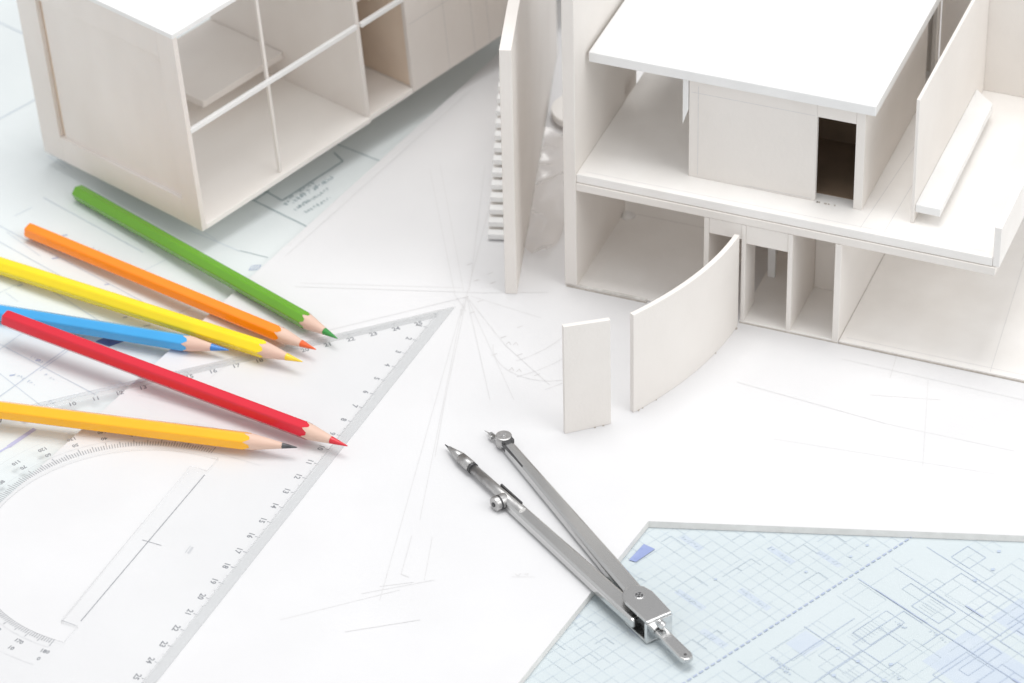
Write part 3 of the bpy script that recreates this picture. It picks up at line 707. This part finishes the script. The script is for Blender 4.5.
def panel():
    root = empty('standing_panel', 'small upright ivory card panel standing alone left of the curved wall', 'panel', house_pt(3.13, -9.54), rz(HY + atan2(1.25, 1.52)))
    L = sqrt(1.25 ** 2 + 1.52 ** 2)
    b = MB(); b.prism([(0, 0), (L, 0), (L, .2), (0, .2)], 0, [5.36, 5.22, 5.22, 5.36]); b.build('sheet', M['card'], root, bevel=.02)
    b = MB()
    for k in range(2): x = RJ.uniform(.1, L - .1); b.box(x, x + RJ.uniform(.03, .12), -.05, -.002, 0, .025)
    b.build('glue_crumbs', M['glue_shade'], root)
panel()
def stair_wall():
    a = HY + atan2(.963, -.27) - pi / 2
    root = empty('stair_wall', 'tall ivory card wall with a flight of small steps along its left side', 'wall', house_pt(-2.66, -1.40), rz(a))
    b = MB(); b.prism([(0, 0), (.50, 0), (.50, 19), (0, 19)], 0, [12.2, 12.2, 12.6, 12.6]); b.build('wall_sheet', M['card'], root, bevel=.03)
    n = 15; run = .44; rise = .35
    for i in range(n):
        b = MB(); y0 = 3.8 + i * run
        b.box(-1.15, -.004, y0, y0 + run * .95, (i + 1) * rise - .25, (i + 1) * rise)
        b.build('step', M['card_white'], root, bevel=.02)
    b = MB(); b.prism([(-1.15, 4.1), (-.02, 4.1), (-.02, 4.1 + n * run), (-1.15, 4.1 + n * run)], 0, [.1, .1, n * rise - .3, n * rise - .3]); b.build('stringer', M['card'], root)
stair_wall()
# round landing between the walls
def landing():
    p = house_pt(-4.35, 12.3)
    root = empty('round_landing', 'small round card disc lying between the two tall walls', 'disc', p, rz(HY))
    b = MB(); b.tube((0, 0, .25), (0, 0, .6), 1.35, n=56); b.build('disc', M['card_floor'], root, bevel=.03)
    b = MB(); b.tube((0, 0, 0), (0, 0, .249), 1.0, n=40); b.build('base', M['balsa'], root)
landing()
# crumpled clear film between the tall walls
def film():
    b = MB(); nx, ny = 16, 50; vs = []
    for j in range(ny + 1):
        row = []
        for i in range(nx + 1):
            y = 1.6 + 9.0 * j / ny; xl = -2.4 - .27 * (y + 1.0) + .1; xr = -.65; wdt = min(1.0, .45 + .08 * (y - 1.5))
            x = xl + (xr - xl) * wdt * i / nx + .1 * noise.noise(Vector((y * 1.3, 0, 3)))
            z = .05 + .75 * abs(noise.noise(Vector((x * 1.0, y * .55, 1.7)))) + .12 * abs(noise.noise(Vector((x * 2.6, y * 1.8, 5.2))))
            row.append(b.bm.verts.new((x, y, z)))
        vs.append(row)
    for j in range(ny):
        for i in range(nx): b.bm.faces.new((vs[j][i], vs[j][i + 1], vs[j + 1][i + 1], vs[j + 1][i]))
    o = b.build('clear_film', M['film'], smooth=True)
    o.location = Vector((HO[0], HO[1], 0)) * CM; o.rotation_mode = 'QUATERNION'; o.rotation_quaternion = rz(HY)
    tag(o, 'crumpled clear plastic film lying in the gap between the two tall walls', 'plastic film')
film()

# ------------------------------------------------------------------ long model, upper left
H0 = .8
rows = ((.689, .723, .046), (-.722, .691, -.036), (-.058, -.008, .998))
ex = Vector(rows[0]).normalized(); ez = Vector(rows[2]); ez = (ez - ex * ez.dot(ex)).normalized(); ey = ez.cross(ex)
RM = Matrix((ex, ey, ez)).transposed()
long_m = empty('block_model', 'long pale balsa building model with open gridded bays and a framed end wall', 'scale model', (-13.23, 7.43, H0), RM.to_quaternion())
def lp(name, m, boxes, bevel=.02): return part(name, m, boxes, bevel, long_m)
D = 10.35; T = .25; HT = 10.0
# end wall with raised frame
lp('end_panel', 'balsa', [(.17, .30, .95, 8.80, 1.2, 8.6)], 0)
lp('end_frame', 'balsa', [(0, T, 9.02, D, 0, HT - .15)], .015)
lp('end_frame', 'balsa', [(0, T, 0, 1.05, 0, HT - .15)], .015)
lp('end_frame', 'balsa', [(.002, T, 1.052, 9.018, 0, 1.28)], .015)
lp('end_frame', 'balsa', [(.002, T, 1.052, 9.018, 8.55, HT - .15)], .015)
lp('gap_light_block', 'shade_brown', [(.255, .45, 8.6, 9.3, .8, 9.0)], 0)  # added behind the gap to stop light; brown paints its shade
# floors, roof
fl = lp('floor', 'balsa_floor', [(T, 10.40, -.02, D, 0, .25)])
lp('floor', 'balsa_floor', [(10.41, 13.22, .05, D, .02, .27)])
lp('roof', 'card_white', [(-.03, 30, -.04, D + .05, HT - .14, HT + .1)], .03)
lp('cross_wall', 'balsa', [(10.30, 10.52, .10, D - .3, .255, HT - .15)])
lp('back_wall', 'balsa', [(10.53, 30, D - .28, D - .02, .28, HT - .15)])
# platform inside the first bay
lp('platform', 'balsa', [(5.3, 10.28, 5.25, D - .3, 1.45, 1.80)])
# glazing bars
lp('glazing_bar', 'card_white', [(.20, 10.28, -.02, .16, 4.98, 5.20)], .02)
lp('glazing_bar', 'card_white', [(10.54, 13.2, -.02, .16, 4.93, 5.15)], .02)
lp('glazing_bar', 'card', [(4.90, 5.05, .17, .32, .26, HT - .15)], .02)
lp('platform', 'balsa', [(10.53, 13.2, 1.2, D - .3, 5.3, 5.6)])
# facade
fc = lp('facade', 'balsa', [(13.24, 30, .03, .27, .05, HT - .15)])
pencil_on(fc, [((15.6, .03, .1), (15.5, .03, 9), Y), ((17.3, .03, .1), (17.2, .03, 9), Y), ((18.3, .03, .1), (18.25, .03, 9), Y), ((13.4, .03, 3.6), (16.0, .03, 3.6), Y)], 'graphite_dark', .025)
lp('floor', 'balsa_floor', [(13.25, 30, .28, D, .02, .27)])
lp('side_wall', 'shade_brown', [(13.28, 13.5, .28, D - .3, .28, HT - .15)])  # brown paints the shade of the second bay
# inset plinth it stands on
b = MB(Matrix.Translation((0, 0, 0)))
b.box(2.0, 28, 4.2, D - .4, -.95, -.005); b.build('plinth', M['balsa'], long_m)
